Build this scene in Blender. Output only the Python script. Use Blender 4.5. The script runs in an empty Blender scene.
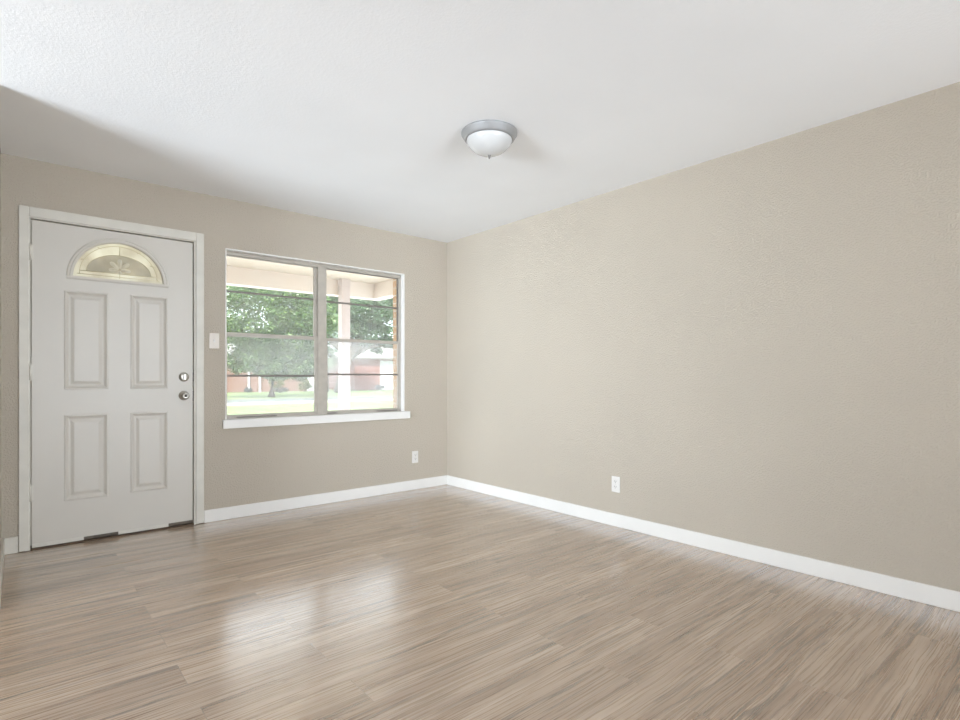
import bpy, bmesh, math, random
from mathutils import Vector, Matrix
random.seed(7)
C = bpy.context.scene.collection
S = bpy.context.scene

# ------------------------------------------------------------------ camera
cam_d = bpy.data.cameras.new('camera'); cam = bpy.data.objects.new('camera', cam_d); C.objects.link(cam)
cam_d.sensor_width = 36.0; cam_d.lens = 542.0 / 960.0 * 36.0
cam_d.shift_y = 17.5 / 960.0; cam_d.clip_start = 0.02; cam_d.clip_end = 500
cam.location = (0, 0, 1.078); cam.rotation_euler = (math.radians(90), 0, math.radians(-40.4))
S.camera = cam

# ------------------------------------------------------------------ world, sun, exposure
def lin(r, g, b):
    f = lambda c: (c / 255 / 12.92) if c / 255 <= 0.04045 else ((c / 255 + 0.055) / 1.055) ** 2.4
    return (f(r), f(g), f(b), 1)
w = bpy.data.worlds.new('sky'); S.world = w; w.use_nodes = True
bg = w.node_tree.nodes['Background']
bg.inputs[0].default_value = (0.86, 0.93, 1.0, 1); bg.inputs[1].default_value = 3.9
sun_d = bpy.data.lights.new('sun', 'SUN'); sun = bpy.data.objects.new('sun', sun_d); C.objects.link(sun)
sun_d.energy = 9.5; sun_d.angle = math.radians(1.5); sun_d.color = (1, 0.95, 0.86)
sun.rotation_euler = Vector((0.35, 0.62, -0.95)).to_track_quat('-Z', 'Y').to_euler()
def area(name, loc, target, sx, sy, power, color=(1, 1, 1)):
    d = bpy.data.lights.new(name, 'AREA'); o = bpy.data.objects.new(name, d); C.objects.link(o)
    d.shape = 'RECTANGLE'; d.size = sx; d.size_y = sy; d.energy = power; d.color = color
    o.location = loc; o.rotation_euler = (Vector(target) - Vector(loc)).to_track_quat('-Z', 'Y').to_euler()
    return o
# added fill lights in invented wall openings, aimed and narrowed to brighten the room
side = area('fill_light_side', (-5.2, 1.45, 0.85), (3.3, 5.4, 1.3), 2.5, 1.2, 126, (0.80, 0.90, 1.0))
side.data.spread = math.radians(70)
rear = area('fill_light_rear', (1.6, -3.0, 1.15), (1.7, 4.4, 2.1), 2.4, 1.9, 28, (0.80, 0.90, 1.0))
rear.data.spread = math.radians(70)
vs = S.view_settings
vs.view_transform = 'Standard'; vs.look = 'None'; vs.gamma = 1.0; vs.use_curve_mapping = False; vs.exposure = 0.11
S.cycles.max_bounces = 14; S.cycles.diffuse_bounces = 8; S.cycles.transparent_max_bounces = 16
S.cycles.use_denoising = True
S.cycles.sample_clamp_indirect = 6

# ------------------------------------------------------------------ mesh helpers
def obj(name, bm, mat, parent=None, smooth=False):
    bmesh.ops.recalc_face_normals(bm, faces=bm.faces[:])
    me = bpy.data.meshes.new(name); bm.to_mesh(me); bm.free()
    if smooth:
        for p in me.polygons: p.use_smooth = True
    mats = mat if isinstance(mat, (list, tuple)) else [mat]
    for m in mats: me.materials.append(m)
    o = bpy.data.objects.new(name, me); C.objects.link(o)
    if parent: o.parent = parent
    return o
def bevel(o, wd=0.003, seg=2):
    m = o.modifiers.new('bevel', 'BEVEL'); m.width = wd; m.segments = seg; m.limit_method = 'ANGLE'; m.angle_limit = math.radians(40)
    return o
def empty(name, loc=(0, 0, 0), rz=0, parent=None):
    o = bpy.data.objects.new(name, None); C.objects.link(o); o.location = loc; o.rotation_euler = (0, 0, rz)
    if parent: o.parent = parent
    return o
def struct(o): o['kind'] = 'structure'; return o
def tag(o, label, cat, group=None, kind=None):
    o['label'] = label; o['category'] = cat
    if group: o['group'] = group
    if kind: o['kind'] = kind
    return o
def box(bm, x0, x1, y0, y1, z0, z1, mi=0):
    v = [bm.verts.new(p) for p in ((x0, y0, z0), (x1, y0, z0), (x1, y1, z0), (x0, y1, z0), (x0, y0, z1), (x1, y0, z1), (x1, y1, z1), (x0, y1, z1))]
    for q in ((0, 3, 2, 1), (4, 5, 6, 7), (0, 1, 5, 4), (1, 2, 6, 5), (2, 3, 7, 6), (3, 0, 4, 7)):
        f = bm.faces.new([v[i] for i in q]); f.material_index = mi
    return v
def boxes(name, L, mat, parent=None, bw=0):
    bm = bmesh.new()
    for b in L: box(bm, *b)
    o = obj(name, bm, mat, parent)
    return bevel(o, bw) if bw else o
def lathe(bm, prof, loc=(0, 0, 0), axis='Z', n=48, mi=0):
    """prof: list of (radius, height along axis)"""
    rings = []
    for r, h in prof:
        ring = []
        for k in range(n if r > 1e-6 else 1):
            a = 2 * math.pi * k / n
            c, s = r * math.cos(a), r * math.sin(a)
            p = {'Z': (c, s, h), 'Y': (c, h, s), 'X': (h, c, s)}[axis]
            ring.append(bm.verts.new((p[0] + loc[0], p[1] + loc[1], p[2] + loc[2])))
        rings.append(ring)
    for a, b in zip(rings, rings[1:]):
        for k in range(n):
            va = a[k % len(a)], a[(k + 1) % len(a)]; vb = b[k % len(b)], b[(k + 1) % len(b)]
            q = []
            for v in (va[0], va[1], vb[1], vb[0]):
                if v not in q: q.append(v)
            if len(q) > 2:
                f = bm.faces.new(q); f.material_index = mi; f.smooth = True
    return rings
def tube(bm, pts, r, n=8, taper=None):
    pts = [Vector(p) for p in pts]; rings = []
    for i, p in enumerate(pts):
        t = (pts[min(i + 1, len(pts) - 1)] - pts[max(i - 1, 0)]).normalized()
        u = t.cross(Vector((0, 0, 1)));
        if u.length < 0.05: u = t.cross(Vector((1, 0, 0)))
        u.normalize(); v = t.cross(u)
        rr = taper[i] if taper else r
        rings.append([bm.verts.new(p + rr * (math.cos(2 * math.pi * k / n) * u + math.sin(2 * math.pi * k / n) * v)) for k in range(n)])
    for a, b in zip(rings, rings[1:]):
        for k in range(n):
            f = bm.faces.new((a[k], a[(k + 1) % n], b[(k + 1) % n], b[k])); f.smooth = True
    bm.faces.new(rings[0][::-1]); bm.faces.new(rings[-1])
def grid_wall(bm, us, vs_, holes, d0, d1, axis):
    """slab from d0 to d1 with rectangular holes; axis 'Y': u=x, v=z ; axis 'X': u=y, v=z"""
    us = sorted(set([*us] + [h[0] for h in holes] + [h[1] for h in holes]))
    vv = sorted(set([*vs_] + [h[2] for h in holes] + [h[3] for h in holes]))
    solid = lambda i, j: 0 <= i < len(us) - 1 and 0 <= j < len(vv) - 1 and not any(
        h[0] <= (us[i] + us[i + 1]) / 2 <= h[1] and h[2] <= (vv[j] + vv[j + 1]) / 2 <= h[3] for h in holes)
    P = (lambda u, d, v: (u, d, v)) if axis == 'Y' else (lambda u, d, v: (d, u, v))
    cache = {}
    def V(u, d, v):
        k = (u, d, v)
        if k not in cache: cache[k] = bm.verts.new(P(u, d, v))
        return cache[k]
    for i in range(len(us) - 1):
        for j in range(len(vv) - 1):
            if not solid(i, j): continue
            a, b, c, d = us[i], us[i + 1], vv[j], vv[j + 1]
            for D in (d0, d1): bm.faces.new((V(a, D, c), V(b, D, c), V(b, D, d), V(a, D, d)))
            if not solid(i - 1, j): bm.faces.new((V(a, d0, c), V(a, d1, c), V(a, d1, d), V(a, d0, d)))
            if not solid(i + 1, j): bm.faces.new((V(b, d0, c), V(b, d1, c), V(b, d1, d), V(b, d0, d)))
            if not solid(i, j - 1): bm.faces.new((V(a, d0, c), V(a, d1, c), V(b, d1, c), V(b, d0, c)))
            if not solid(i, j + 1): bm.faces.new((V(a, d0, d), V(a, d1, d), V(b, d1, d), V(b, d0, d)))

# ------------------------------------------------------------------ material helpers
class NT:
    def __init__(s, name):
        s.m = bpy.data.materials.new(name); s.m.use_nodes = True; s.t = s.m.node_tree
        s.n = s.t.nodes; s.b = s.n['Principled BSDF']; s.out = s.n['Material Output']
    def add(s, typ, props={}, **ins):
        nd = s.n.new(typ)
        for k, v in props.items(): setattr(nd, k, v)
        for k, v in ins.items():
            key = int(k[1:]) if k[0] == 'i' and k[1:].isdigit() else k.replace('_', ' ')
            s.put(nd.inputs[key], v)
        return nd
    def put(s, sock, v):
        if hasattr(v, 'is_output') or isinstance(v, bpy.types.NodeSocket): s.t.links.new(v, sock)
        else: sock.default_value = v
    def ramp(s, fac, stops):
        r = s.n.new('ShaderNodeValToRGB'); s.put(r.inputs[0], fac); e = r.color_ramp.elements
        while len(e) < len(stops): e.new(0.5)
        for i, (p, c) in enumerate(stops): e[i].position = p; e[i].color = c
        return r.outputs[0]
    def math(s, op, a, b=0.0, c=0.0):
        nd = s.add('ShaderNodeMath', {'operation': op}, i0=a, i1=b); s.put(nd.inputs[2], c); return nd.outputs[0]
    def mix(s, fac, a, b, mode='MIX'):
        nd = s.n.new('ShaderNodeMix'); nd.data_type = 'RGBA'; nd.blend_type = mode
        s.put(nd.inputs['Factor'], fac); s.put(nd.inputs[6], a); s.put(nd.inputs[7], b); return nd.outputs[2]
def plain(name, col, rough=0.5, metal=0.0, bump=0.0, bscale=40, var=0.0, coat=0.0, spec=0.5):
    t = NT(name); t.b.inputs['Roughness'].default_value = rough; t.b.inputs['Metallic'].default_value = metal
    t.b.inputs['Coat Weight'].default_value = coat; t.b.inputs['Specular IOR Level'].default_value = spec
    tc = t.add('ShaderNodeTexCoord').outputs['Object']
    nz = t.add('ShaderNodeTexNoise', Vector=tc, Scale=float(bscale), Detail=4.0).outputs['Fac']
    if var:
        d = tuple(c * (1 - var) for c in col[:3]) + (1,)
        t.put(t.b.inputs['Base Color'], t.ramp(nz, [(0.3, d), (0.7, col)]))
    else: t.b.inputs['Base Color'].default_value = col
    if bump: t.put(t.b.inputs['Normal'], t.add('ShaderNodeBump', Strength=bump, Distance=0.01, Height=nz).outputs[0])
    return t.m
def plaster(name, col, scale, strength, rough):
    t = NT(name); tc = t.add('ShaderNodeTexCoord').outputs['Object']
    a = t.add('ShaderNodeTexNoise', Vector=tc, Scale=float(scale), Detail=3.0, Roughness=0.5).outputs['Fac']
    sm = t.add('ShaderNodeMapRange', {'interpolation_type': 'SMOOTHSTEP'}, Value=a); sm.inputs[1].default_value = 0.42; sm.inputs[2].default_value = 0.64
    big = t.add('ShaderNodeTexNoise', Vector=tc, Scale=1.3, Detail=2.0).outputs['Fac']
    c2 = tuple(c * 0.965 for c in col[:3]) + (1,)
    t.put(t.b.inputs['Base Color'], t.ramp(big, [(0.35, c2), (0.65, col)]))
    t.b.inputs['Roughness'].default_value = rough
    t.put(t.b.inputs['Normal'], t.add('ShaderNodeBump', Strength=strength, Distance=0.004, Height=sm.outputs[0]).outputs[0])
    return t.m
M = {}
M['wall'] = plaster('beige_wall_paint', lin(193, 183, 168), 120, 0.6, 0.6)
M['ceiling'] = plaster('ceiling_paint', lin(243, 245, 247), 90, 0.10, 0.8)
M['trim'] = plain('white_trim_paint', lin(236, 234, 230), 0.35, var=0.03, bscale=6)
M['old_trim'] = plain('aged_white_paint', lin(220, 216, 206), 0.45, var=0.10, bscale=9)
M['door'] = plain('door_paint', lin(208, 203, 194), 0.38, var=0.035, bscale=3)
M['plastic'] = plain('white_plastic', lin(228, 225, 220), 0.35)
M['switch_plastic'] = plain('aged_switch_plastic', lin(222, 214, 204), 0.35)
M['slot'] = plain('dark_slot', lin(60, 56, 52), 0.6)
M['nickel'] = plain('satin_nickel', lin(186, 182, 174), 0.38, 1.0)
M['pan'] = plain('brushed_nickel_pan', lin(158, 158, 158), 0.5, 0.35)
M['alu'] = plain('window_aluminium', lin(188, 181, 170), 0.45, 0.1, var=0.15, bscale=14)
M['alu_dark'] = plain('weathered_aluminium', lin(132, 126, 120), 0.5, 0.3, var=0.2, bscale=14)
M['concrete'] = plain('concrete', lin(190, 186, 178), 0.9, var=0.12, bscale=3)
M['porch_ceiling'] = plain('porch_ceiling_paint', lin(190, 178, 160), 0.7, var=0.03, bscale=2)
M['porch_white'] = plain('porch_white_paint', lin(214, 203, 192), 0.6, var=0.02, bscale=2)
M['threshold'] = plain('worn_brown_threshold', lin(104, 84, 66), 0.6, var=0.5, bscale=22)
M['steel'] = plain('worn_grey_steel', lin(116, 106, 94), 0.6, 0.4, var=0.4, bscale=30)
M['bark'] = plain('bark', lin(96, 84, 72), 0.9, bump=0.5, bscale=6, var=0.4)
M['shingle'] = plain('shingles', lin(138, 136, 134), 0.95, var=0.2, bscale=8)
M['white_siding'] = plain('white_garage_paint', lin(196, 198, 202), 0.6)
M['grey_siding'] = plain('pale_grey_siding', lin(130, 132, 140), 0.7, var=0.05, bscale=1)
M['dark_glass'] = plain('dark_window_glass', lin(70, 78, 84), 0.1)
M['asphalt'] = plain('asphalt', lin(92, 97, 95), 0.95, var=0.1, bscale=0.8)
M['car'] = plain('car_paint', lin(84, 92, 104), 0.25, 0.3)

def floor_mat():
    t = NT('grey_oak_laminate'); tc = t.add('ShaderNodeTexCoord').outputs['Object']
    PW = 0.1714
    mp = t.add('ShaderNodeMapping', Vector=tc); mp.inputs['Location'].default_value = (0.31, -(2.458 - 14 * PW), 0)
    br = t.add('ShaderNodeTexBrick', {'offset': 0.37, 'offset_frequency': 2, 'squash': 1.0}, Vector=mp.outputs[0], Scale=1.0,
               Color1=(0, 0, 0, 1), Color2=(1, 1, 1, 1), Mortar=(0.5, 0.5, 0.5, 1), Mortar_Size=0.0011, Mortar_Smooth=0.1, Bias=0.0,
               Brick_Width=1.21, Row_Height=PW)
    rnd = br.outputs['Color']; joint = br.outputs['Fac']
    off = t.math('MULTIPLY', rnd, 37.0)
    comb = t.add('ShaderNodeCombineXYZ', X=off, Y=t.math('MULTIPLY', rnd, 11.0), Z=off).outputs[0]
    pv = t.add('ShaderNodeVectorMath', {'operation': 'ADD'}, i0=mp.outputs[0], i1=comb).outputs[0]
    # slow warp bends the grain round knots
    warp = t.add('ShaderNodeTexNoise', Vector=pv, Scale=2.6, Detail=2.0).outputs['Color']
    wv = t.add('ShaderNodeVectorMath', {'operation': 'MULTIPLY_ADD'}, i0=warp, i1=(0.05, 0.022, 0.0), i2=pv).outputs[0]
    def st(vec, sx, sy): return t.add('ShaderNodeMapping', Vector=vec, Scale=(sx, sy, 1.0)).outputs[0]
    fine = t.add('ShaderNodeTexNoise', Vector=st(wv, 2.2, 150.0), Scale=1.0, Detail=4.0, Roughness=0.6).outputs['Fac']
    mid = t.add('ShaderNodeTexNoise', Vector=st(wv, 0.9, 15.0), Scale=1.0, Detail=5.0, Roughness=0.62, Distortion=0.5).outputs['Fac']
    blot = t.add('ShaderNodeTexNoise', Vector=st(pv, 1.0, 5.0), Scale=1.0, Detail=3.0).outputs['Fac']
    base = t.ramp(mid, [(0.30, lin(153, 125, 101)), (0.47, lin(188, 163, 139)), (0.66, lin(210, 189, 168))])
    fr = t.ramp(fine, [(0.34, lin(196, 184, 172)), (0.50, lin(238, 235, 231)), (0.68, lin(254, 254, 254))])
    c = t.mix(0.85, base, fr, 'MULTIPLY')
    bl = t.ramp(blot, [(0.30, lin(222, 214, 207)), (0.66, lin(255, 255, 255))])
    c = t.mix(0.8, c, bl, 'MULTIPLY')
    # dark streaks and cracks, long and thin, only in some places
    crk = t.add('ShaderNodeTexNoise', Vector=st(wv, 1.5, 44.0), Scale=1.0, Detail=3.0, Roughness=0.5, Distortion=0.6).outputs['Fac']
    where = t.add('ShaderNodeTexNoise', Vector=st(pv, 0.8, 4.0), Scale=1.3, Detail=1.0).outputs['Fac']
    cm = t.math('MULTIPLY', t.ramp(crk, [(0.555, (0, 0, 0, 1)), (0.62, (1, 1, 1, 1))]), t.ramp(where, [(0.42, (0, 0, 0, 1)), (0.56, (0.9, 0.85, 0.85, 1))]))
    c = t.mix(cm, c, lin(116, 95, 78))
    tone = t.ramp(rnd, [(0.0, lin(237, 233, 230)), (0.5, lin(246, 244, 241)), (1.0, lin(255, 254, 252))])
    c = t.mix(1.0, c, tone, 'MULTIPLY')
    c = t.mix(t.math('MULTIPLY', joint, 0.65), c, lin(110, 94, 80))
    t.put(t.b.inputs['Base Color'], c)
    t.put(t.b.inputs['Roughness'], t.math('MULTIPLY_ADD', fine, 0.16, 0.20))
    t.b.inputs['Coat Weight'].default_value = 1.0; t.b.inputs['Coat IOR'].default_value = 2.6; t.b.inputs['Coat Roughness'].default_value = 0.21
    h = t.math('SUBTRACT', t.math('MULTIPLY', fine, 0.25), joint)
    t.put(t.b.inputs['Normal'], t.add('ShaderNodeBump', Strength=0.10, Distance=0.002, Height=h).outputs[0])
    return t.m
M['floor'] = floor_mat()

def brick_mat(name, c1, c2, mortar, axis='XZ', sc=1.0, rough=0.9):
    t = NT(name); tc = t.add('ShaderNodeTexCoord').outputs['Object']
    sp = t.add('ShaderNodeSeparateXYZ', Vector=tc)
    u = t.math('ADD', sp.outputs[0], sp.outputs[1])
    v = t.add('ShaderNodeCombineXYZ', X=u, Y=sp.outputs[2], Z=0.0).outputs[0]
    br = t.add('ShaderNodeTexBrick', Vector=v, Scale=1.0, Color1=c1, Color2=c2, Mortar=mortar, Mortar_Size=0.006 * sc,
               Brick_Width=0.215 * sc, Row_Height=0.075 * sc)
    t.put(t.b.inputs['Base Color'], br.outputs[0]); t.b.inputs['Roughness'].default_value = rough
    t.put(t.b.inputs['Normal'], t.add('ShaderNodeBump', {'invert': True}, Strength=0.5, Distance=0.01, Height=br.outputs['Fac']).outputs[0])
    return t.m
M['tan_brick'] = brick_mat('tan_brick', lin(206, 168, 128), lin(190, 148, 110), lin(206, 194, 178))
M['red_brick'] = brick_mat('red_brick', lin(134, 96, 82), lin(116, 80, 68), lin(142, 124, 114))
M['pink_brick'] = brick_mat('pink_brick', lin(134, 86, 78), lin(120, 74, 68), lin(144, 122, 118))

def lawn_mat():
    t = NT('lawn_grass'); tc = t.add('ShaderNodeTexCoord').outputs['Object']
    a = t.add('ShaderNodeTexNoise', Vector=tc, Scale=0.35, Detail=5.0, Roughness=0.7).outputs['Fac']
    t.put(t.b.inputs['Base Color'], t.ramp(a, [(0.35, lin(78, 98, 58)), (0.5, lin(100, 118, 70)), (0.65, lin(124, 128, 90))]))
    t.b.inputs['Roughness'].default_value = 1.0
    return t.m
M['lawn'] = lawn_mat()
def leaf_mat(name, a, b, c):
    t = NT(name); geo = t.add('ShaderNodeNewGeometry')
    rnd = t.ramp(geo.outputs['Random Per Island'], [(0.0, a), (0.5, b), (1.0, c)])
    d = t.add('ShaderNodeBsdfDiffuse', Color=rnd); tr = t.add('ShaderNodeBsdfTranslucent', Color=rnd)
    gl = t.add('ShaderNodeBsdfGlossy', Roughness=0.4)
    m1 = t.add('ShaderNodeMixShader', i0=0.35); t.put(m1.inputs[1], d.outputs[0]); t.put(m1.inputs[2], tr.outputs[0])
    m2 = t.add('ShaderNodeMixShader', i0=0.06); t.put(m2.inputs[1], m1.outputs[0]); t.put(m2.inputs[2], gl.outputs[0])
    t.t.links.new(m2.outputs[0], t.out.inputs[0])
    return t.m
M['leaf'] = leaf_mat('oak_leaf', lin(54, 84, 42), lin(76, 110, 54), lin(120, 148, 80))
M['leaf_dark'] = leaf_mat('dark_leaf', lin(50, 84, 54), lin(74, 110, 74), lin(118, 150, 104))
M['leaf_yellow'] = leaf_mat('shrub_leaf', lin(84, 96, 48), lin(110, 118, 60), lin(134, 138, 80))
M['leaf_grey'] = leaf_mat('grey_leaf', lin(58, 66, 64), lin(70, 80, 78), lin(90, 98, 96))

def glass_mat(name, haze, tint=(0.97, 0.985, 0.98, 1)):
    t = NT(name)
    fr = t.add('ShaderNodeFresnel', IOR=1.45)
    tp = t.add('ShaderNodeBsdfTransparent', Color=tint); gl = t.add('ShaderNodeBsdfGlossy', Roughness=0.02)
    tr = t.add('ShaderNodeBsdfTranslucent', Color=(0.93, 0.95, 0.97, 1))
    tc = t.add('ShaderNodeTexCoord').outputs['Object']
    nz = t.add('ShaderNodeTexNoise', Vector=tc, Scale=3.0, Detail=3.0).outputs['Fac']
    m0 = t.add('ShaderNodeMixShader', i0=t.math('MULTIPLY', nz, haze * 2)); t.put(m0.inputs[1], tp.outputs[0]); t.put(m0.inputs[2], tr.outputs[0])
    m1 = t.add('ShaderNodeMixShader', i0=fr.outputs[0]); t.put(m1.inputs[1], m0.outputs[0]); t.put(m1.inputs[2], gl.outputs[0])
    t.t.links.new(m1.outputs[0], t.out.inputs[0])
    return t.m
M['glass_clear'] = glass_mat('window_glass', 0.07)
M['glass_dusty'] = glass_mat('dusty_window_glass', 0.12)
M['glass_hazy'] = glass_mat('hazy_window_glass', 0.21)
def fan_glass(name='textured_cream_glass', ca=lin(222, 216, 196), cb=lin(246, 244, 230)):
    t = NT(name); tc = t.add('ShaderNodeTexCoord').outputs['Object']
    nz = t.add('ShaderNodeTexNoise', Vector=tc, Scale=60.0, Detail=3.0, Distortion=1.0).outputs['Fac']
    big = t.add('ShaderNodeTexNoise', Vector=tc, Scale=7.0, Detail=2.0).outputs['Fac']
    col = t.ramp(big, [(0.35, ca), (0.65, cb)])
    bp = t.add('ShaderNodeBump', Strength=0.4, Distance=0.003, Height=nz).outputs[0]
    tr = t.add('ShaderNodeBsdfTranslucent', Color=col, Normal=bp); gl = t.add('ShaderNodeBsdfGlossy', Roughness=0.15, Normal=bp)
    df = t.add('ShaderNodeBsdfDiffuse', Color=col, Normal=bp)
    m0 = t.add('ShaderNodeMixShader', i0=0.45); t.put(m0.inputs[1], tr.outputs[0]); t.put(m0.inputs[2], df.outputs[0])
    m1 = t.add('ShaderNodeMixShader', i0=0.08); t.put(m1.inputs[1], m0.outputs[0]); t.put(m1.inputs[2], gl.outputs[0])
    t.t.links.new(m1.outputs[0], t.out.inputs[0])
    return t.m
M['fan'] = fan_glass()
M['fan_inner'] = fan_glass('textured_tan_glass', lin(208, 201, 176), lin(228, 221, 198)); M['bevel_glass'] = fan_glass('clear_bevel_glass', lin(246, 242, 224), lin(252, 249, 236))
def bowl_mat():
    t = NT('alabaster_glass'); b = t.b
    b.inputs['Base Color'].default_value = lin(206, 206, 205); b.inputs['Roughness'].default_value = 0.25
    b.inputs['Subsurface Weight'].default_value = 0.3; b.inputs['Subsurface Radius'].default_value = (0.03, 0.03, 0.03)
    return t.m
M['bowl'] = bowl_mat()

# ------------------------------------------------------------------ room shell
XL, XR, YB, H = -0.079, 3.30, 4.39, 2.44
X0, Y0 = -5.2, -3.0
bm = bmesh.new(); box(bm, X0, XR, Y0, YB, -0.12, 0)
struct(obj('floor', bm, M['floor']))
bm = bmesh.new(); box(bm, X0 - 0.12, XR + 0.12, Y0 - 0.12, YB + 0.11, H, H + 0.12)
struct(obj('ceiling', bm, M['ceiling']))
DO = (0.030, 1.008, 0.0, 2.100); WO = (1.195, 2.793, 0.745, 2.062)
bm = bmesh.new(); grid_wall(bm, (XL - 0.12, XR + 0.12), (-0.12, H), [(DO[0], DO[1], -0.12, DO[3]), WO], YB, YB + 0.11, 'Y')
struct(obj('wall_back', bm, M['wall']))
bm = bmesh.new(); box(bm, XR, XR + 0.12, Y0 - 0.12, YB, -0.12, H); struct(obj('wall_right', bm, M['wall']))
bm = bmesh.new(); vv_l = box(bm, XL - 0.12, XL, 3.36, YB, -0.12, H)
for i_ in (5, 6): vv_l[i_].co.x -= 0.004
box(bm, X0 - 0.12, XL - 0.12, 3.36, 3.48, -0.12, H); struct(obj('wall_left', bm, M['wall']))
bm = bmesh.new(); grid_wall(bm, (Y0 - 0.12, 3.36), (-0.12, H), [(0.12, 2.78, 0.22, 1.48)], X0 - 0.12, X0, 'X'); struct(obj('wall_side', bm, M['wall']))  # unseen wall, its opening added to hold the side fill light
bm = bmesh.new(); grid_wall(bm, (X0, XR), (-0.12, H), [(0.35, 2.85, 0.15, 2.15)], Y0 - 0.12, Y0, 'Y'); struct(obj('wall_rear', bm, M['wall']))  # unseen wall, opening cut for the added rear fill light

def baseboard(name, x0, x1, y0, y1, mat='trim', h=0.092):
    o = boxes(name, [(x0, x1, y0, y1, 0, h)], M[mat], bw=0.003); return struct(o)
T = 0.013
baseboard('baseboard_back', 1.046, XR - T, YB - T, YB)
baseboard('baseboard_right', XR - T, XR, Y0, YB)
baseboard('baseboard_left', XL, XL + T, 3.36, YB - T, 'old_trim', 0.1)
baseboard('baseboard_back', XL, -0.003, YB - T, YB, 'old_trim', 0.1)

# door casing and jamb
cz = 2.141
L = [(-0.001, 0.050, YB - 0.017, YB, 0.004, cz), (0.990, 1.044, YB - 0.017, YB, 0.004, cz), (0.050, 0.990, YB - 0.017, YB, 2.079, cz)]
struct(boxes('trim_1', L, M['old_trim'], bw=0.004))
L = [(0.030, 0.0555, YB - 0.004, YB + 0.11, 0.0, 2.0725), (0.9785, 1.008, YB - 0.004, YB + 0.11, 0, 2.0725), (0.030, 1.008, YB - 0.004, YB + 0.11, 2.0725, 2.10),
     (0.0555, 0.068, YB + 0.052, YB + 0.09, 0, 2.0725), (0.966, 0.9785, YB + 0.052, YB + 0.09, 0, 2.0725), (0.068, 0.966, YB + 0.052, YB + 0.09, 2.06, 2.0725)]
struct(boxes('trim_2', L, M['old_trim']))
# threshold
o = boxes('trim_3', [(0.0555, 0.9785, YB - 0.012, YB + 0.11, 0.0, 0.009), (0.0555, 0.9785, YB + 0.03, YB + 0.10, 0.009, 0.018)], M['threshold'], bw=0.002)
struct(o)

# ------------------------------------------------------------------ front door
DY = YB + 0.004                    # inner face of the slab
DX0, DX1, DZ0, DZ1 = 0.0620, 0.9715, 0.014, 2.0640
door = struct(empty('door_1', (DX0, DY, 0)))
def rel(o, p):                      # child built in world coordinates
    o.parent = p
    mw = Matrix.Translation(p.location) if p.parent is None else p.matrix_world
    o.matrix_parent_inverse = mw.inverted()
    return o
PAN = [(0.222, 0.459, 1.000, 1.640), (0.585, 0.812, 1.000, 1.648), (0.222, 0.459, 0.280, 0.836), (0.585, 0.812, 0.286, 0.836)]
FCX, FCZ, FR = 0.5245, 1.730, 0.264   # fan light opening
def slab():
    bm = bmesh.new()
    TH = 0.044
    xs = sorted({DX0, DX1, FCX - FR, FCX + FR, *[v for p in PAN for v in p[:2]]})
    zs = sorted({DZ0, DZ1, FCZ, *[v for p in PAN for v in p[2:]]})
    for i in range(len(xs) - 1):
        for j in range(len(zs) - 1):
            cx, czz = (xs[i] + xs[i + 1]) / 2, (zs[j] + zs[j + 1]) / 2
            inside = any(p[0] < cx < p[1] and p[2] < czz < p[3] for p in PAN)
            fan = FCX - FR < cx < FCX + FR and czz > FCZ
            if fan: continue
            for D in ((DY,) if inside else (DY, DY + TH)) if not inside else (DY + TH,):
                bm.faces.new([bm.verts.new(q) for q in ((xs[i], D, zs[j]), (xs[i + 1], D, zs[j]), (xs[i + 1], D, zs[j + 1]), (xs[i], D, zs[j + 1]))])
    n = 40
    arc = [(FCX + FR * math.cos(math.pi * k / n), FCZ + FR * math.sin(math.pi * k / n)) for k in range(n + 1)]
    for a, b in zip(arc, arc[1:]):
        for D in (DY, DY + TH):
            bm.faces.new([bm.verts.new(q) for q in ((a[0], D, a[1]), (a[0], D, DZ1), (b[0], D, DZ1), (b[0], D, b[1]))])
        bm.faces.new([bm.verts.new(q) for q in ((a[0], DY, a[1]), (b[0], DY, b[1]), (b[0], DY + TH, b[1]), (a[0], DY + TH, a[1]))])
    bm.faces.new([bm.verts.new(q) for q in ((FCX - FR, DY, FCZ), (FCX + FR, DY, FCZ), (FCX + FR, DY + TH, FCZ), (FCX - FR, DY + TH, FCZ))])
    for a, b in (((DX0, DZ0), (DX1, DZ0)), ((DX1, DZ0), (DX1, DZ1)), ((DX1, DZ1), (DX0, DZ1)), ((DX0, DZ1), (DX0, DZ0))):
        bm.faces.new([bm.verts.new(q) for q in ((a[0], DY, a[1]), (b[0], DY, b[1]), (b[0], DY + TH, b[1]), (a[0], DY + TH, a[1]))])
    # embossed panels: ridge, groove, raised field
    prof = [(0, 0), (0.004, -0.004), (0.010, -0.0045), (0.017, 0.002), (0.026, 0.0075), (0.034, 0.0075), (0.050, 0.001), (0.055, 0.0)]
    for p in PAN:
        prev = None
        for ins, d in prof:
            ring = [bm.verts.new(q) for q in ((p[0] + ins, DY + d, p[2] + ins), (p[1] - ins, DY + d, p[2] + ins), (p[1] - ins, DY + d, p[3] - ins), (p[0] + ins, DY + d, p[3] - ins))]
            if prev:
                for k in range(4): bm.faces.new((prev[k], prev[(k + 1) % 4], ring[(k + 1) % 4], ring[k]))
            prev = ring
        bm.faces.new(prev)
    bmesh.ops.remove_doubles(bm, verts=bm.verts[:], dist=1e-5)
    return bm
rel(obj('door_slab', slab(), M['door']), door)
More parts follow.
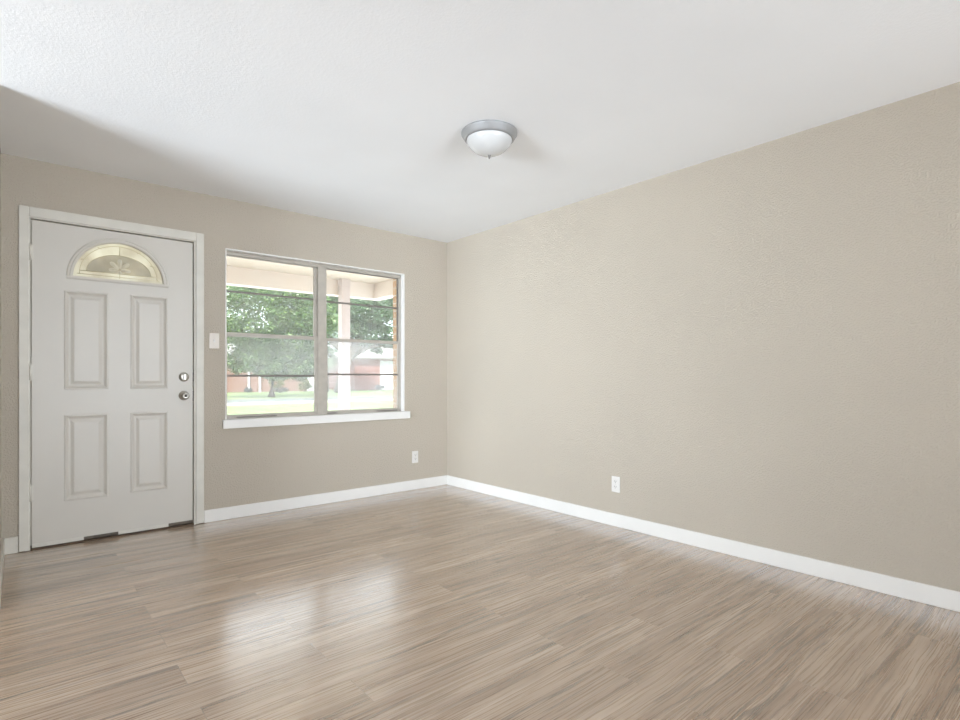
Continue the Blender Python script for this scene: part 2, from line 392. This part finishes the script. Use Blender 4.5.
# moulded arch frame round the fan light
def sweep(bm, path, prof):          # path: (x,z,nx,nz) ; prof: (out, depth)
    rings = [[bm.verts.new((x + nx * o_, DY - d, z + nz * o_)) for o_, d in prof] for x, z, nx, nz in path]
    for a, b in zip(rings, rings[1:]):
        for k in range(len(prof) - 1): bm.faces.new((a[k], a[k + 1], b[k + 1], b[k]))
bm = bmesh.new(); n = 48
pr = [(-0.008, -0.012), (-0.006, 0.003), (0.000, 0.008), (0.008, 0.008), (0.012, 0.004), (0.017, 0.006), (0.024, 0.005), (0.028, 0.0)]
sweep(bm, [(FCX + FR * math.cos(a), FCZ + FR * math.sin(a), math.cos(a), math.sin(a)) for a in [math.pi * k / n for k in range(n + 1)]], pr)
zb = FCZ
pb = [(-0.012, -0.012), (-0.010, 0.004), (-0.004, 0.007), (0.004, 0.007), (0.008, 0.005), (0.014, 0.0)]
sweep(bm, [(FCX - FR - 0.027, zb, 0, -1), (FCX + FR + 0.027, zb, 0, -1)], pb)
arch = rel(obj('fanlight_frame', bm, M['door']), door)
# the leaded glass
bm = bmesh.new(); c = [bm.verts.new((FCX + (FR + .002) * math.cos(math.pi * k / 40), DY + 0.012, FCZ + (FR + .002) * math.sin(math.pi * k / 40))) for k in range(41)]
bm.faces.new(c); r = bmesh.ops.extrude_face_region(bm, geom=bm.faces[:]); bmesh.ops.translate(bm, vec=(0, 0.006, 0), verts=[v for v in r['geom'] if isinstance(v, bmesh.types.BMVert)])
fg = rel(obj('fanlight_glass', bm, M['fan']), door)
bm = bmesh.new(); c = [bm.verts.new((FCX + 0.185 * math.cos(math.pi * k / 40), DY + 0.0095, FCZ + 0.052 + 0.125 * math.sin(math.pi * k / 40))) for k in range(41)]
bm.faces.new(c); r = bmesh.ops.extrude_face_region(bm, geom=bm.faces[:]); bmesh.ops.translate(bm, vec=(0, 0.0022, 0), verts=[v for v in r['geom'] if isinstance(v, bmesh.types.BMVert)])
rel(obj('inner_glass', bm, M["fan_inner"]), door)
bm = bmesh.new(); CY = DY + 0.0085
def came(pts, r=0.0022): tube(bm, [(FCX + x, CY, FCZ + z) for x, z in pts], r, 6)
arcp = lambda rx, rz, z0=0.0, a0=0.0, a1=math.pi, n=28: [(rx * math.cos(a0 + (a1 - a0) * k / n), z0 + rz * math.sin(a0 + (a1 - a0) * k / n)) for k in range(n + 1)]
came(arcp(0.222, 0.208, 0.030)); came(arcp(0.185, 0.125, 0.052)); came([(-0.236, 0.030), (0.236, 0.030)]); came([(-0.222, 0.052), (0.222, 0.052)])
came([(0, 0.175), (0, 0.235)]); came([(0, 0.022), (0, 0.05)])
for a in (30, 60, 120, 150): came([(0.205 * math.cos(math.radians(a)), 0.03 + 0.205 * math.sin(math.radians(a))), (0.248 * math.cos(math.radians(a)), 0.248 * math.sin(math.radians(a)))])
rel(obj('glass_leading', bm, plain('pale_leading', lin(206, 198, 168), 0.4, 0.1)), door)
bm = bmesh.new()
def petal(ang, l, wd, cz_, cx_=0.0):
    a = math.radians(ang); d = Vector((math.cos(a), math.sin(a))); s = Vector((-d.y, d.x)); ring = []
    n = 14
    for k in range(n):
        t = 2 * math.pi * k / n; u = (1 - math.cos(t)) / 2; vv_ = math.sin(t) * (0.55 + 0.45 * u)
        p = Vector((cx_, cz_)) + d * (l * u + 0.006) + s * (wd * vv_); ring.append(p)
    mid = Vector((cx_, cz_)) + d * (l * 0.55)
    vr = [bm.verts.new((FCX + p.x, DY + 0.0092, FCZ + p.y)) for p in ring]; vm = bm.verts.new((FCX + mid.x, DY + 0.003, FCZ + mid.y))
    for k in range(n): bm.faces.new((vr[k], vr[(k + 1) % n], vm))
    bm.faces.new(vr)
for a, l, wd_ in ((90, 0.066, 0.019), (40, 0.066, 0.018), (140, 0.066, 0.018), (-6, 0.058, 0.016), (186, 0.058, 0.016), (270, 0.030, 0.016)): petal(a, l, wd_, 0.082)
rel(obj('flower_bevel', bm, M['bevel_glass']), door)
# hinges, lock, knob, sweep
for z in (1.86, 1.112, 0.358):
    bm = bmesh.new(); lathe(bm, [(0, -0.052), (0.0052, -0.052), (0.0052, 0.052), (0, 0.052)], (0.0545, DY - 0.009, z), 'Z', 12)
    box(bm, 0.0445, 0.0545, DY - 0.010, DY - 0.004, z - 0.045, z + 0.045); box(bm, 0.0545, 0.069, DY - 0.005, DY - 0.001, z - 0.045, z + 0.045)
    rel(obj('hinge', bm, M['old_trim']), door)
bm = bmesh.new(); lathe(bm, [(0, 0), (0.034, 0), (0.034, -0.004), (0.029, -0.012), (0.021, -0.016), (0, -0.016)], (0.914, DY, 1.082), 'Y', 40)
box(bm, 0.914 - 0.006, 0.914 + 0.006, DY - 0.032, DY - 0.014, 1.082 - 0.019, 1.082 + 0.019)
rel(obj('deadbolt', bm, M['nickel']), door)
bm = bmesh.new(); lathe(bm, [(0, 0), (0.034, 0), (0.034, -0.003), (0.029, -0.008), (0.014, -0.012), (0.0115, -0.022), (0.014, -0.030), (0.024, -0.036), (0.0275, -0.046), (0.0265, -0.056), (0.019, -0.062), (0.009, -0.063), (0.008, -0.060), (0, -0.060)], (0.914, DY, 0.947), 'Y', 40)
rel(obj('door_knob', bm, M['nickel']), door)
bm = bmesh.new(); lathe(bm, [(0, 0), (0.009, 0), (0.009, -0.002), (0, -0.002)], (0.914, DY - 0.0595, 0.947), 'Y', 16)
box(bm, 0.9715, 0.9778, DY + 0.002, DY + 0.042, 1.05, 1.115); box(bm, 0.9715, 0.9778, DY + 0.002, DY + 0.042, 0.905, 0.98)
rel(obj('latch_plate', bm, M['slot']), door)
o = boxes('door_sweep', [(DX0, 0.325, DY - 0.004, DY, 0.012, 0.036), (0.515, 0.815, DY - 0.004, DY, 0.012, 0.036)], M['old_trim'], bw=0.0015); rel(o, door)
o = boxes('sweep_core', [(0.325, 0.515, DY - 0.002, DY, 0.014, 0.032), (0.815, DX1, DY - 0.002, DY, 0.014, 0.034)], M['steel']); o['label'] = 'bare grey metal where the white door sweep has broken away'; rel(o, door)

# ------------------------------------------------------------------ window
win = struct(empty('window_1', (WO[0], YB, WO[2])))
x0, x1, z0, z1 = WO
L = [(x0, x0 + 0.008, YB - 0.004, YB + 0.05, z0, z1), (x1 - 0.013, x1, YB - 0.004, YB + 0.11, z0, z1), (x0, x1, YB - 0.004, YB + 0.05, z1 - 0.010, z1)]
rel(boxes('window_jamb', L, M['trim'], bw=0.001), win)
o = boxes('window_sill', [(1.173, 2.842, YB - 0.030, YB, 0.690, 0.757), (x0, x1, YB, YB + 0.10, 0.735, 0.757)], M['trim'], bw=0.004); rel(o, win)
FY = YB + 0.045
ZB, ZT = 0.757, z1 - 0.010
XA, XM0, XM1, XB = x0 + 0.004, 1.952, 2.028, x1 - 0.013
L = [(XA, XB, FY, FY + 0.05, ZT - 0.026, ZT), (XA, XB, FY, FY + 0.05, ZB, ZB + 0.018), (XB - 0.014, XB, FY, FY + 0.05, ZB, ZT),
     (XM0, XM1, FY - 0.004, FY + 0.05, ZB, ZT), (XA, XA + 0.012, FY, FY + 0.05, ZB, ZT)]
rel(boxes('window_frame', L, M['alu'], bw=0.002), win)
def sash(name, xa, xb, za, zc, y, zm, zrail, mat, glass, st=0.016, sr=None):
    """one sash: stiles, rails, a thin muntin at zm, and its glass"""
    sr = sr or st
    L = [(xa, xa + st, y, y + 0.016, za, zc), (xb - sr, xb, y, y + 0.016, za, zc), (xa + st, xb - sr, y, y + 0.016, za, za + zrail[0]),
         (xa + st, xb - sr, y, y + 0.016, zc - zrail[1], zc), (xa + st, xb - sr, y + 0.002, y + 0.014, zm - 0.0075, zm + 0.0075, 1)]
    s = rel(boxes(name, L, [mat, M['alu_dark']], bw=0.0015), win)
    for a_, b_ in ((za + zrail[0], zm - 0.0075), (zm + 0.0075, zc - zrail[1])):
        g = boxes('glass', [(xa + st, xb - sr, y + 0.006, y + 0.010, a_, b_)], glass)
        g.parent = s
    return s
ul, ur = (XA + 0.012, XM0), (XM1, XB - 0.014)
sash('upper_sash', ul[0], ul[1], 1.398, ZT - 0.026, FY + 0.028, 1.748, (0.028, 0.006), M['alu'], M['glass_clear'], 0.010, 0.026)
sash('upper_sash', ur[0], ur[1], 1.394, ZT - 0.026, FY + 0.028, 1.740, (0.028, 0.006), M['alu_dark'], M['glass_clear'], 0.008)
sash('lower_sash', ul[0], ul[1], ZB + 0.018, 1.428, FY + 0.006, 1.092, (0.014, 0.026), M['alu'], M['glass_dusty'], 0.012, 0.028)
sash('lower_sash', ur[0], ur[1], ZB + 0.018, 1.422, FY + 0.006, 1.105, (0.014, 0.026), M['alu'], M['glass_hazy'], 0.014)
# lift handles on the bottom rails
for xa, xb in ((1.29, 1.60), (2.52, 2.74), (2.035, 2.12)):
    rel(boxes('sash_latch', [(xa, xb, FY - 0.006, FY + 0.006, ZB + 0.006, ZB + 0.016)], M['alu_dark'], bw=0.002), win)

# ------------------------------------------------------------------ wall plates
def plate(name, loc, rz, kind):
    e = empty(name, loc, rz)        # local -Y faces the room
    bm = bmesh.new(); box(bm, -0.035, 0.035, -0.006, 0, -0.0575, 0.0575)
    pm = M['plastic'] if kind == 'outlet' else M['switch_plastic']
    bevel(obj('cover_plate', bm, pm, e), 0.0025)
    if kind == 'outlet':
        for s in (-1, 1):
            bm = bmesh.new(); box(bm, -0.0165, 0.0165, -0.0085, -0.006, s * 0.0195 - 0.0140, s * 0.0195 + 0.0140)
            f = bevel(obj('socket', bm, M['plastic'], e), 0.002)
            bm = bmesh.new()
            for x in (-0.0065, 0.0065): box(bm, x - 0.0012, x + 0.0012, -0.0088, -0.0080, s * 0.0195 - 0.001, s * 0.0195 + 0.008)
            lathe(bm, [(0, -0.0088), (0.0024, -0.0088), (0.0024, -0.008), (0, -0.008)], (0, 0, s * 0.0195 - 0.007), 'Y', 10)
            obj('slot', bm, M['slot'], f)
    else:
        bm = bmesh.new(); box(bm, -0.006, 0.006, -0.0075, -0.006, -0.0125, 0.0125)
        v = box(bm, -0.0042, 0.0042, -0.018, -0.006, -0.002, 0.008)
        obj('toggle', bm, M['plastic'], e)
    bm = bmesh.new()
    bm.free()
    for z in ((0,) if kind == 'outlet' else (-0.03, 0.03)):
        bm = bmesh.new(); lathe(bm, [(0, -0.0072), (0.003, -0.0070), (0.003, -0.006), (0, -0.006)], (0, 0, z), 'Y', 10)
        obj('screw', bm, M['old_trim'], e)
    return e
tag(plate('light_switch', (1.116, YB, 1.353), 0, 'switch'), 'white toggle light switch on beige wall between door and window', 'switch')
tag(plate('wall_outlet', (2.912, YB, 0.312), 0, 'outlet'), 'white electrical outlet below the window on the window wall', 'outlet', 'wall outlets')
tag(plate('wall_outlet', (XR, 2.355, 0.304), math.radians(-90), 'outlet'), 'white electrical outlet low on the long right wall', 'outlet', 'wall outlets')

# ------------------------------------------------------------------ ceiling light
cl = tag(empty('ceiling_light', (1.993, 2.262, H)), 'round flush mount ceiling light with grey metal pan and frosted bowl', 'lamp')
bm = bmesh.new(); lathe(bm, [(0, 0), (0.152, 0), (0.156, -0.004), (0.156, -0.012), (0.150, -0.017), (0.148, -0.024), (0.142, -0.030), (0.139, -0.038), (0.131, -0.043), (0.124, -0.043), (0.124, -0.02), (0, -0.02)], n=72)
obj('mounting_pan', bm, M['pan'], cl)
bm = bmesh.new(); lathe(bm, [(0.122, -0.030), (0.126, -0.040), (0.125, -0.050), (0.117, -0.068), (0.102, -0.086), (0.080, -0.103), (0.054, -0.116), (0.028, -0.124), (0.010, -0.127), (0, -0.127)], n=72)
obj('glass_bowl', bm, M['bowl'], cl)
bm = bmesh.new(); lathe(bm, [(0, -0.125), (0.008, -0.126), (0.009, -0.130), (0.005, -0.133), (0.006, -0.139), (0.003, -0.146), (0, -0.147)], n=20)
obj('finial', bm, plain('dark_nickel', lin(120, 118, 114), 0.45, 0.6), cl)

# ------------------------------------------------------------------ outside: our own porch
YE = YB + 0.11
bm = bmesh.new(); grid_wall(bm, (-3.3, 3.60), (-0.25, 2.60), [(DO[0], DO[1], -0.02, DO[3]), (1.19, 2.792, 0.70, 2.085)], YE + 0.005, YE + 0.095, 'Y')
struct(obj('wall_exterior', bm, M['tan_brick']))
bm = bmesh.new(); box(bm, 1.15, 2.83, YE, YE + 0.12, 0.655, 0.70); struct(obj('trim_4', bm, M['tan_brick']))
PY = 6.86
bm = bmesh.new(); box(bm, -3.3, 3.86, YE + 0.095, PY, 2.41, 2.46); struct(obj('porch_ceiling', bm, M['porch_ceiling']))
bm = bmesh.new(); box(bm, -3.3, 4.02, PY, PY + 0.16, 2.20, 2.62); box(bm, 3.86, 4.02, YE + 0.095, PY, 2.20, 2.62); struct(obj('porch_beam', bm, M['porch_white']))
bm = bmesh.new(); box(bm, -3.6, 4.2, -3.6, PY + 0.5, 2.64, 2.74); struct(obj('roof', bm, M['shingle']))
bm = bmesh.new(); box(bm, -3.3, 4.0, YE + 0.12, PY + 0.1, -0.25, -0.06); struct(obj('porch_floor', bm, plain('pale_bounce_paint', lin(232, 231, 228), 0.8, var=0.04, bscale=2)))  # unseen floor, made pale to bounce light up at the window
post = tag(empty('porch_post', (3.365, PY - 0.062, -0.06)), 'square white porch post outside the right window panes', 'post')
post_paint = plain('post_paint', lin(190, 176, 172), 0.6, var=0.02, bscale=2)
for nm, b in (('post_shaft', (-0.06, 0.06, -0.06, 0.06, 0.10, 2.36)), ('post_base', (-0.07, 0.07, -0.07, 0.07, 0, 0.10)), ('post_cap', (-0.062, 0.062, -0.062, 0.062, 2.36, 2.47))):
    bm = bmesh.new(); box(bm, *b); bevel(obj(nm, bm, post_paint, post), 0.006)

# ------------------------------------------------------------------ street and yards
G = -0.25
bm = bmesh.new(); box(bm, -14, 22, YE + 0.13, 17.5, G, G + 0.03); struct(obj('bounce_apron', bm, plain('pale_bounce_slab', lin(226, 224, 220), 0.9, var=0.05, bscale=1)))  # unseen pale slab added to reflect sunlight through the window onto the ceiling
bm = bmesh.new(); box(bm, -120, 160, YE + 0.1, 140, G - 0.2, G); struct(obj('ground', bm, M['lawn']))
bm = bmesh.new(); box(bm, -60, 110, 27.5, 34.0, G, G + 0.02); struct(obj('street', bm, M['asphalt']))
bm = bmesh.new(); box(bm, -60, 110, 27.2, 27.5, G, G + 0.10); struct(obj('curb', bm, M['concrete']))

def leaves(bm, center, rad, n, size, squash=1.0, clumps=60, seed=1):
    rnd = random.Random(seed)
    cs = []
    for _ in range(clumps):
        while True:
            p = Vector((rnd.uniform(-1, 1), rnd.uniform(-1, 1), rnd.uniform(-1, 1)))
            if 0.45 < p.length < 1.0: break
        cs.append(Vector((center[0] + p.x * rad[0], center[1] + p.y * rad[1], center[2] + p.z * rad[2])))
    cr = 0.20 * min(rad)
    for _ in range(n):
        c = rnd.choice(cs)
        p = c + Vector((rnd.gauss(0, cr), rnd.gauss(0, cr), rnd.gauss(0, cr * 0.7)))
        d = Vector((rnd.uniform(-1, 1), rnd.uniform(-1, 1), rnd.uniform(-0.7, 0.5))).normalized()
        s = d.cross(Vector((rnd.uniform(-1, 1), rnd.uniform(-1, 1), rnd.uniform(-1, 1)))).normalized()
        l = size * rnd.uniform(0.6, 1.3); ww = l * 0.34; up = d.cross(s) * l * 0.1
        a = bm.verts.new(p); b_ = bm.verts.new(p + d * l * 0.5 + s * ww + up); c_ = bm.verts.new(p + d * l); e_ = bm.verts.new(p + d * l * 0.5 - s * ww + up)
        bm.faces.new((a, b_, c_)); bm.faces.new((a, c_, e_))
def tree(loc, trunk, r0, blobs, n, size, leaf, label, seed, group=None):
    t = tag(empty('tree', loc), label, 'tree', group)
    bm = bmesh.new()
    tube(bm, trunk, r0, 10, [r0 * (1.25 if i == 0 else 1 - 0.45 * i / len(trunk)) for i in range(len(trunk))])
    rnd = random.Random(seed); top = Vector(trunk[-1]); fork = Vector(trunk[-2])
    for b in blobs:
        for _ in range(4):
            e = Vector(b[0]) + Vector((rnd.uniform(-.6, .6) * b[1][0], rnd.uniform(-.6, .6) * b[1][1], rnd.uniform(-.3, .5) * b[1][2]))
            m_ = fork.lerp(e, 0.5) + Vector((0, 0, 0.4))
            tube(bm, [fork, m_, e], r0, 6, [r0 * 0.45, r0 * 0.25, r0 * 0.07])
    obj('trunk', bm, M['bark'], t)
    bm = bmesh.new()
    for i, b in enumerate(blobs): leaves(bm, b[0], b[1], int(n * b[2]), size, clumps=b[3], seed=seed * 10 + i)
    obj('foliage', bm, M[leaf], t)
    return t
tree((13.0, 37.0, G), [(0, 0, 0), (0.1, 0, 1.3), (0.0, 0.1, 2.6), (0.2, 0, 4.2)], 0.22,
     [((0.3, 0, 5.4), (4.3, 2.2, 2.9), 1.0, 120), ((0.4, -0.2, 2.3), (3.8, 1.6, 1.0), 0.50, 90)], 38000, 0.19, 'leaf',
     'broad leafy tree across the street seen through the left panes', 3)
tree((21.4, 44.0, G), [(0, 0, 0), (0.15, 0, 1.4), (0.8, 0, 3.0), (1.9, 0, 5.0)], 0.46,
     [((1.6, 0, 7.6), (4.2, 2.2, 2.7), 1.0, 100), ((4.4, 0, 4.4), (2.0, 1.2, 0.8), 0.13, 26), ((-2.4, 0.0, 5.0), (1.0, 1.2, 1.8), 0.18, 22)], 26000, 0.22, 'leaf_dark',
     'tall dark green tree with leaning trunk behind the porch post', 5)
tree((21.9, 47.5, G), [(0, 0, 0), (0.02, 0, 0.9), (0.0, 0, 1.8), (0.03, 0, 2.4)], 0.06,
     [((0, 0, 3.0), (0.7, 0.6, 1.0), 1.0, 14)], 900, 0.16, 'leaf_dark', 'small young tree with thin trunk left of the porch post', 8)
tree((16.0, 72.0, G), [(0, 0, 0), (0, 0, 2), (0, 0, 4), (0, 0, 6)], 0.35,
     [((0, 0, 5.6), (8.0, 3.0, 3.4), 1.0, 90)], 12000, 0.36, 'leaf', 'background tree rising behind the red brick house roof', 9)
tree((45.0, 92.0, G), [(0, 0, 0), (0, 0, 2), (0, 0, 4), (0, 0, 6)], 0.35,
     [((0, 0, 8.0), (12.0, 4.0, 5.0), 1.0, 90)], 12000, 0.40, 'leaf_dark', 'far tree rising behind the pale grey house', 10)

def shrub(loc, r, n, leaf, label, seed, size=0.10):
    t = tag(empty('shrub', loc), label, 'shrub')
    bm = bmesh.new(); rnd = random.Random(seed)
    for _ in range(7): tube(bm, [(0, 0, 0), (rnd.uniform(-.3, .3) * r[0], rnd.uniform(-.3, .3) * r[1], r[2] * 0.6), (rnd.uniform(-.7, .7) * r[0], rnd.uniform(-.7, .7) * r[1], r[2] * 1.3)], 0.02, 5)
    obj('stem', bm, M['bark'], t)
    bm = bmesh.new(); leaves(bm, (0, 0, r[2] * 1.05), (r[0] * .8, r[1] * .8, r[2] * .8), n, size, clumps=26, seed=seed)
    obj('foliage', bm, M[leaf], t)
shrub((17.6, 48.8, G), (0.7, 0.6, 0.70), 1800, 'leaf_yellow', 'yellow green shrub in front of the red brick house', 21)
shrub((20.2, 48.8, G), (0.7, 0.6, 0.60), 1500, 'leaf_yellow', 'yellow green shrub nearest the grey garage door', 22)
shrub((15.3, 49.2, G), (0.5, 0.4, 0.25), 900, 'leaf_grey', 'low grey shrub at the porch of the red brick house', 23)
shrub((17.0, 46.3, G), (0.9, 0.4, 0.28), 900, 'leaf_grey', 'low dark grey shrub in front of the yellow green shrubs', 24)
shrub((28.6, 49.6, G), (0.7, 0.4, 0.30), 900, 'leaf_grey', 'low shrub against the brick wall beside white garage', 25)
shrub((29.7, 48.0, G), (0.25, 0.25, 0.45), 500, 'leaf_grey', 'small dark shrub in front of the white garage door', 26)

def hip(bm, x0, x1, y0, y1, z, h, ov=0.5):
    x0 -= ov; x1 += ov; y0 -= ov; y1 += ov; r = (y1 - y0) / 2
    a = [bm.verts.new(p) for p in ((x0, y0, z), (x1, y0, z), (x1, y1, z), (x0, y1, z))]
    b_ = [bm.verts.new(p) for p in ((x0 + r, (y0 + y1) / 2, z + h), (x1 - r, (y0 + y1) / 2, z + h))]
    lo = [bm.verts.new(v.co + Vector((0, 0, -0.16))) for v in a]
    bm.faces.new((a[0], a[1], b_[1], b_[0])); bm.faces.new((a[1], a[2], b_[1])); bm.faces.new((a[2], a[3], b_[0], b_[1])); bm.faces.new((a[3], a[0], b_[0]))
    for k in range(4): bm.faces.new((a[k], lo[k], lo[(k + 1) % 4], a[(k + 1) % 4]))
    bm.faces.new(lo)
def house(name, x0, x1, y0, y1, zw, rh, wallm, label, openings, posts=()):
    e = tag(empty(name, (x0, y0, G)), label, 'house')
    W, D = x1 - x0, y1 - y0
    bm = bmesh.new(); grid_wall(bm, (0, W), (0, zw), [(o[1] - x0, o[2] - x0, o[3], o[4]) for o in openings], 0, 0.2, 'Y')
    box(bm, 0, 0.2, 0.2, D, 0, zw); box(bm, W - 0.2, W, 0.2, D, 0, zw); box(bm, 0.2, W - 0.2, D - 0.2, D, 0, zw)
    obj('wall', bm, M[wallm], e)
    bm = bmesh.new(); hip(bm, 0, W, 0, D, zw + 0.16, rh); obj('roof', bm, M['shingle'], e)
    for kind, a, b_, c_, d_ in openings:
        a -= x0; b_ -= x0
        bm = bmesh.new()
        if kind == 'window':
            for q in ((a, a + .07, c_, d_), (b_ - .07, b_, c_, d_), (a, b_, c_, c_ + .07), (a, b_, d_ - .07, d_), ((a + b_) / 2 - .03, (a + b_) / 2 + .03, c_, d_)):
                box(bm, q[0], q[1], 0.02, 0.09, q[2], q[3])
            f = obj('window', bm, M['white_siding'], e)
            bm = bmesh.new(); box(bm, a + .07, b_ - .07, 0.05, 0.06, c_ + .07, d_ - .07); obj('pane', bm, M['dark_glass'], f)
        elif kind == 'garage_door':
            n = 4; hh = (d_ - c_) / n
            for k in range(n): box(bm, a, b_, 0.06, 0.12, c_ + k * hh + 0.012, c_ + (k + 1) * hh - 0.012)
            box(bm, a, b_, 0.10, 0.14, c_, d_)
            obj('garage_door', bm, M['white_siding'] if zw > 2.8 else M['grey_siding'], e)
        else:
            box(bm, a, b_, 0.06, 0.11, c_, d_); obj('front_door', bm, M['white_siding'], e)
    for px in posts:
        bm = bmesh.new(); box(bm, px - x0 - .07, px - x0 + .07, -0.45, -0.31, 0, zw); obj('porch_post', bm, M['white_siding'], e)
    return e
house('brick_house', 11.0, 22.9, 51, 61, 2.85, 1.7, 'red_brick', 'red brick house with pale roof across the street behind trees',
      [('window', 12.6, 14.0, 0.9, 2.2), ('garage_door', 21.3, 22.6, 0.0, 2.3)], (15.75, 16.72))
house('brick_house', 26.4, 39.5, 51, 61, 3.30, 1.7, 'pink_brick', 'pink brick house with white garage door right of the porch post',
      [('garage_door', 29.4, 33.0, 0.0, 3.15), ('window', 35.0, 36.8, 0.9, 2.3)])
house('grey_house', 29.8, 38.2, 70, 79, 3.1, 1.6, 'grey_siding', 'pale grey house set back between the two brick houses',
      [('window', 31.0, 32.4, 0.9, 2.3), ('garage_door', 33.6, 36.6, 0.0, 2.4)])
